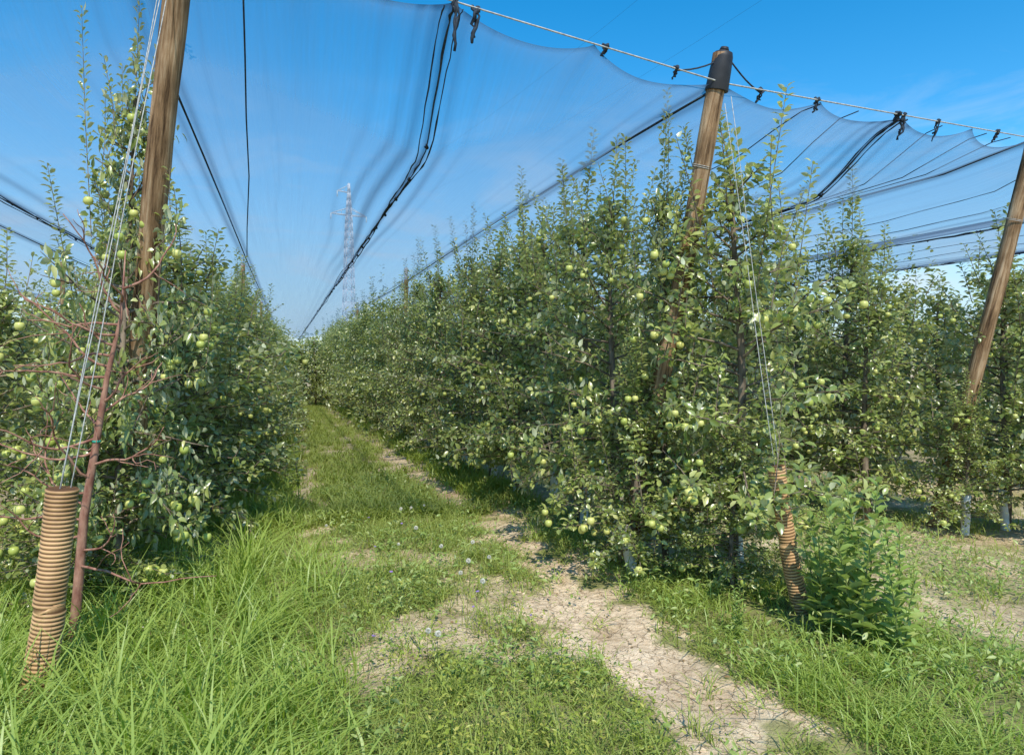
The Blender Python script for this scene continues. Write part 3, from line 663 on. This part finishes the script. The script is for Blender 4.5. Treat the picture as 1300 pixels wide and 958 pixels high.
lowweeds(2700,.25,1.9,1.8,10,lambda x,y:(.06+.94*gmask(x,y))*sst(.34,.48,fbm(x*1.7,y*1.7,15)),.18,(.014,.055),M_weed,"low_weeds","low leafy green weeds among alley grass")
lowweeds(520,.4,1.9,1.8,4.8,lambda x,y:.9*gmask(x,y)*sst(.41,.52,fbm(x*1.6,y*1.6,55)),.34,(.010,.03),M_yweed,"yellow_weeds","yellowish flowering weeds on path",28,.035)
lowweeds(2100,2.2,5.8,2,7,lambda x,y:.8*sst(.38,.52,fbm(x*1.4,y*1.4,91)),.2,(.015,.055),M_weed,"creeping_weeds","creeping green weeds on dry soil",12,.07)
x,y=scatter(5000,-.3,7,1.8,9,lambda x,y:(1-gmask(x,y))*.6,1.2); n=len(x)
az=rng.uniform(0,6.28,n); A=np.stack([np.cos(az),np.sin(az),rng.normal(0,.15,n)],1); Ln=rng.uniform(.01,.035,n)
V,f3,f4=leaves(np.stack([x,y,gz(x,y)+.008],1),A,np.stack([rng.normal(0,.3,n),rng.normal(0,.3,n),np.ones(n)],1),Ln,Ln*.5)
obj("leaf_litter",big_mesh("leaf_litter",V,[f3,f4],M_litter,np.repeat(rng.uniform(0,1,n),8)),None,None,"dry brown leaf litter scattered on soil","litter",None,"stuff")
x,y=scatter(6000,0,6.5,1.8,8,lambda x,y:(1-gmask(x,y))*.8,1.2); n=len(x); z=gz(x,y)
oct_=np.array([[1,0,0],[0,1,0],[-1,0,0],[0,-1,0],[0,0,.6],[0,0,-.7]],float); sc=.003+.024*rng.uniform(0,1,n)**3
V=(oct_[None]*rng.uniform(.6,1.2,(n,6,1))*sc[:,None,None])+np.stack([x,y,z],1)[:,None,:]
F=np.array([[0,1,4],[1,2,4],[2,3,4],[3,0,4],[1,0,5],[2,1,5],[3,2,5],[0,3,5]])[None]+(np.arange(n)*6)[:,None,None]
obj("soil_clods",big_mesh("soil_clods",V.reshape(-1,3),[F.reshape(-1,3)],M_stone,None,False),None,None,"small dry soil clods on bare track","soil",None,"stuff")

# ------------------------------------------------------------ tall weeds by right anchor
def weed_variant(seed):
    r=random.Random(seed); T=Tubes(); P=[];A=[];Nn=[];Ls=[];G=[]
    for st in range(r.randint(3,5)):
        az=r.uniform(0,6.28); H=r.uniform(.55,.95); ln=r.uniform(.05,.3)
        pts=[Vector((math.cos(az)*(.03+ln*s*s*H),math.sin(az)*(.03+ln*s*s*H),H*s)) for s in [i/6 for i in range(7)]]
        T.add(pts,[.006*(1-.6*i/6) for i in range(7)],5)
        n=int(H/.028)
        for k in range(n):
            s=.08+.92*k/n; a=int(s*6); q=pts[min(a,5)].lerp(pts[min(a+1,6)],s*6-min(a,5)); an=k*2.399
            rad=Vector((math.cos(an),math.sin(an),.55+.4*s)); P.append(q);A.append(rad);Nn.append(Vector((-math.cos(an)*.5+r.gauss(0,.3),-math.sin(an)*.5+r.gauss(0,.3),1)))
            Ls.append((.18-.11*s)*r.uniform(.7,1.15)); G.append(.2+.8*r.random())
    P=np.array(P);A=np.array(A);Nn=np.array(Nn);Ls=np.array(Ls)
    V,f3,f4=leaves(P,A,Nn,Ls,Ls*.46)
    return T.mesh("stem",M_stem),big_mesh("foliage",V,[f3,f4],M_weed,np.repeat(np.array(G),8))
wv=[weed_variant(k) for k in range(4)]
for i,(wx,wy,s) in enumerate(((2.95,2.95,1.0),(3.15,3.1,1.05),(3.05,3.3,.95),(3.3,3.35,.9),(2.88,3.12,.85),(3.2,2.9,.8),(3.45,3.2,.6),(3.05,2.75,.75),(3.6,3.9,.5),(2.45,3.3,.35),(4.1,3.6,.4))):
    e=obj("tall_weed",None,None,(wx,wy,float(gz(wx,wy))-.01),"tall leafy green weed beside corrugated sleeve","weed","tall leafy weeds"); e.scale=(s,s,s); e.rotation_euler=(0,0,i*1.3)
    st,fo=wv[i%4]; obj("stem",st,e); obj("foliage",fo,e)

# dandelion clocks and purple flowers
T=Tubes(); r=random.Random(3)
for k in range(110):
    z=1-2*(k+.5)/110; a=k*2.399; q=math.sqrt(1-z*z); d=Vector((q*math.cos(a),q*math.sin(a),z))
    T.add([d*.004,d*.016],[.0002,.0011],3)
fluff=T.mesh("seed_head",M_petal)
T=Tubes(); T.add([(0,0,0),(.01,0,.12),(.0,.01,.22)],.0016,4); stalk=T.mesh("stalk",M_stem)
T=Tubes()
for k in range(14):
    a=k*.449; T.add([(0,0,0),(math.cos(a)*.010,math.sin(a)*.010,.005)],[.001,.0026],4)
pet=T.mesh("petals",M_purple)
for i in range(22):
    fx=r.uniform(.35,1.45); fy=r.uniform(3.2,6.8); pur=i%3==0
    e=obj("wildflower" if pur else "dandelion",None,None,(fx,fy,float(gz(fx,fy))),"small purple wildflower in alley grass" if pur else "dandelion with white seed head in grass","flower","purple wildflowers" if pur else "dandelions in alley grass")
    s=r.uniform(.7,1.1); e.scale=(s,s,s); e.rotation_euler=(r.uniform(-.2,.2),r.uniform(-.2,.2),r.uniform(0,6))
    obj("stalk",stalk,e); obj("petals" if pur else "seed_head",pet if pur else fluff,e,(0,.01,.225))

# ------------------------------------------------------------ pylon
px_,py_=12.8,153.7; TH=41.0
e=obj("transmission_tower",None,None,(px_,py_,-1.5),"tall grey steel lattice power transmission tower","tower"); e.rotation_euler=(0,0,.25)
T=Tubes()
def hw(z): return float(np.interp(z,[0,20,32,TH],[1.35,.9,.6,.12]))
zs=[0,4.5,8.5,12,15,17.8,20.3,22.6,24.8,26.8,28.7,30.5,32.3,34,35.7,37.3,39,TH]
for a in range(len(zs)-1):
    z0,z1=zs[a],zs[a+1]; c0=[(sx_*hw(z0),sy_*hw(z0),z0) for sx_,sy_ in ((1,1),(-1,1),(-1,-1),(1,-1))]; c1=[(sx_*hw(z1),sy_*hw(z1),z1) for sx_,sy_ in ((1,1),(-1,1),(-1,-1),(1,-1))]
    for k in range(4):
        k2=(k+1)%4; T.add([c0[k],c1[k]],.11,4); T.add([c0[k],c1[k2]],.055,4); T.add([c0[k2],c1[k]],.055,4); T.add([c1[k],c1[k2]],.055,4)
obj("tower_body",T.mesh("tower_body",M_steel),e)
for (z,l) in ((34,4.0),(39,2.6)):
    for sg in (-1,1):
        if z==39 and sg==1: continue
        T=Tubes(); w_=hw(z); tip=(sg*l,0,z+.1)
        for yy in (-w_,w_): T.add([(sg*w_,yy,z),tip],.11,4); T.add([(sg*w_*.9,yy,z+1.5),tip],.08,4)
        for q in (.33,.66):
            a=Vector((sg*w_,0,z)).lerp(Vector(tip),q); b=Vector((sg*w_,0,z+1.5)).lerp(Vector(tip),q); T.add([a,b],.05,4)
        obj("crossarm",T.mesh("crossarm",M_steel),e)
        T=Tubes(); T.add([tip,(tip[0],0,z-1.2)],.1,6); obj("insulator",T.mesh("insulator",M_guard),e)
for (ax,az_) in ((-4.0,32.6),(4.0,32.6)):
    a=Vector((px_+ax,py_,az_)); b=a+Vector((30,-230,6)); pts=[a.lerp(b,s/30)-Vector((0,0,9*math.sin(math.pi*s/30))) for s in range(31)]
    T=Tubes(); T.add(pts,.007,4); obj("power_line",T.mesh("power_line",M_rope),None,None,"thin overhead power line from lattice tower","power line","overhead power lines")

# ------------------------------------------------------------ distant wood
n=30000
cx=rng.uniform(-160,260,500); cy=rng.uniform(120,150,500); ch=rng.uniform(4.5,8,500)
idx=rng.integers(0,500,n); u=norm(rng.normal(0,1,(n,3)))*rng.uniform(.6,1,(n,1))
P=np.stack([cx[idx]+u[:,0]*4,cy[idx]+u[:,1]*4,-1.2+ch[idx]*(.5+.5*u[:,2])],1)
Ln=rng.uniform(.6,1.3,n); V,f3,f4=leaves(P,rng.normal(0,1,(n,3)),rng.normal(0,.5,(n,3))+np.array([0,0,1]),Ln,Ln*.7)
obj("distant_wood",big_mesh("distant_wood",V,[f3,f4],M_leaf,np.repeat(rng.uniform(0,1,n),8)),None,None,"far green treeline beyond orchard","wood",None,"stuff")
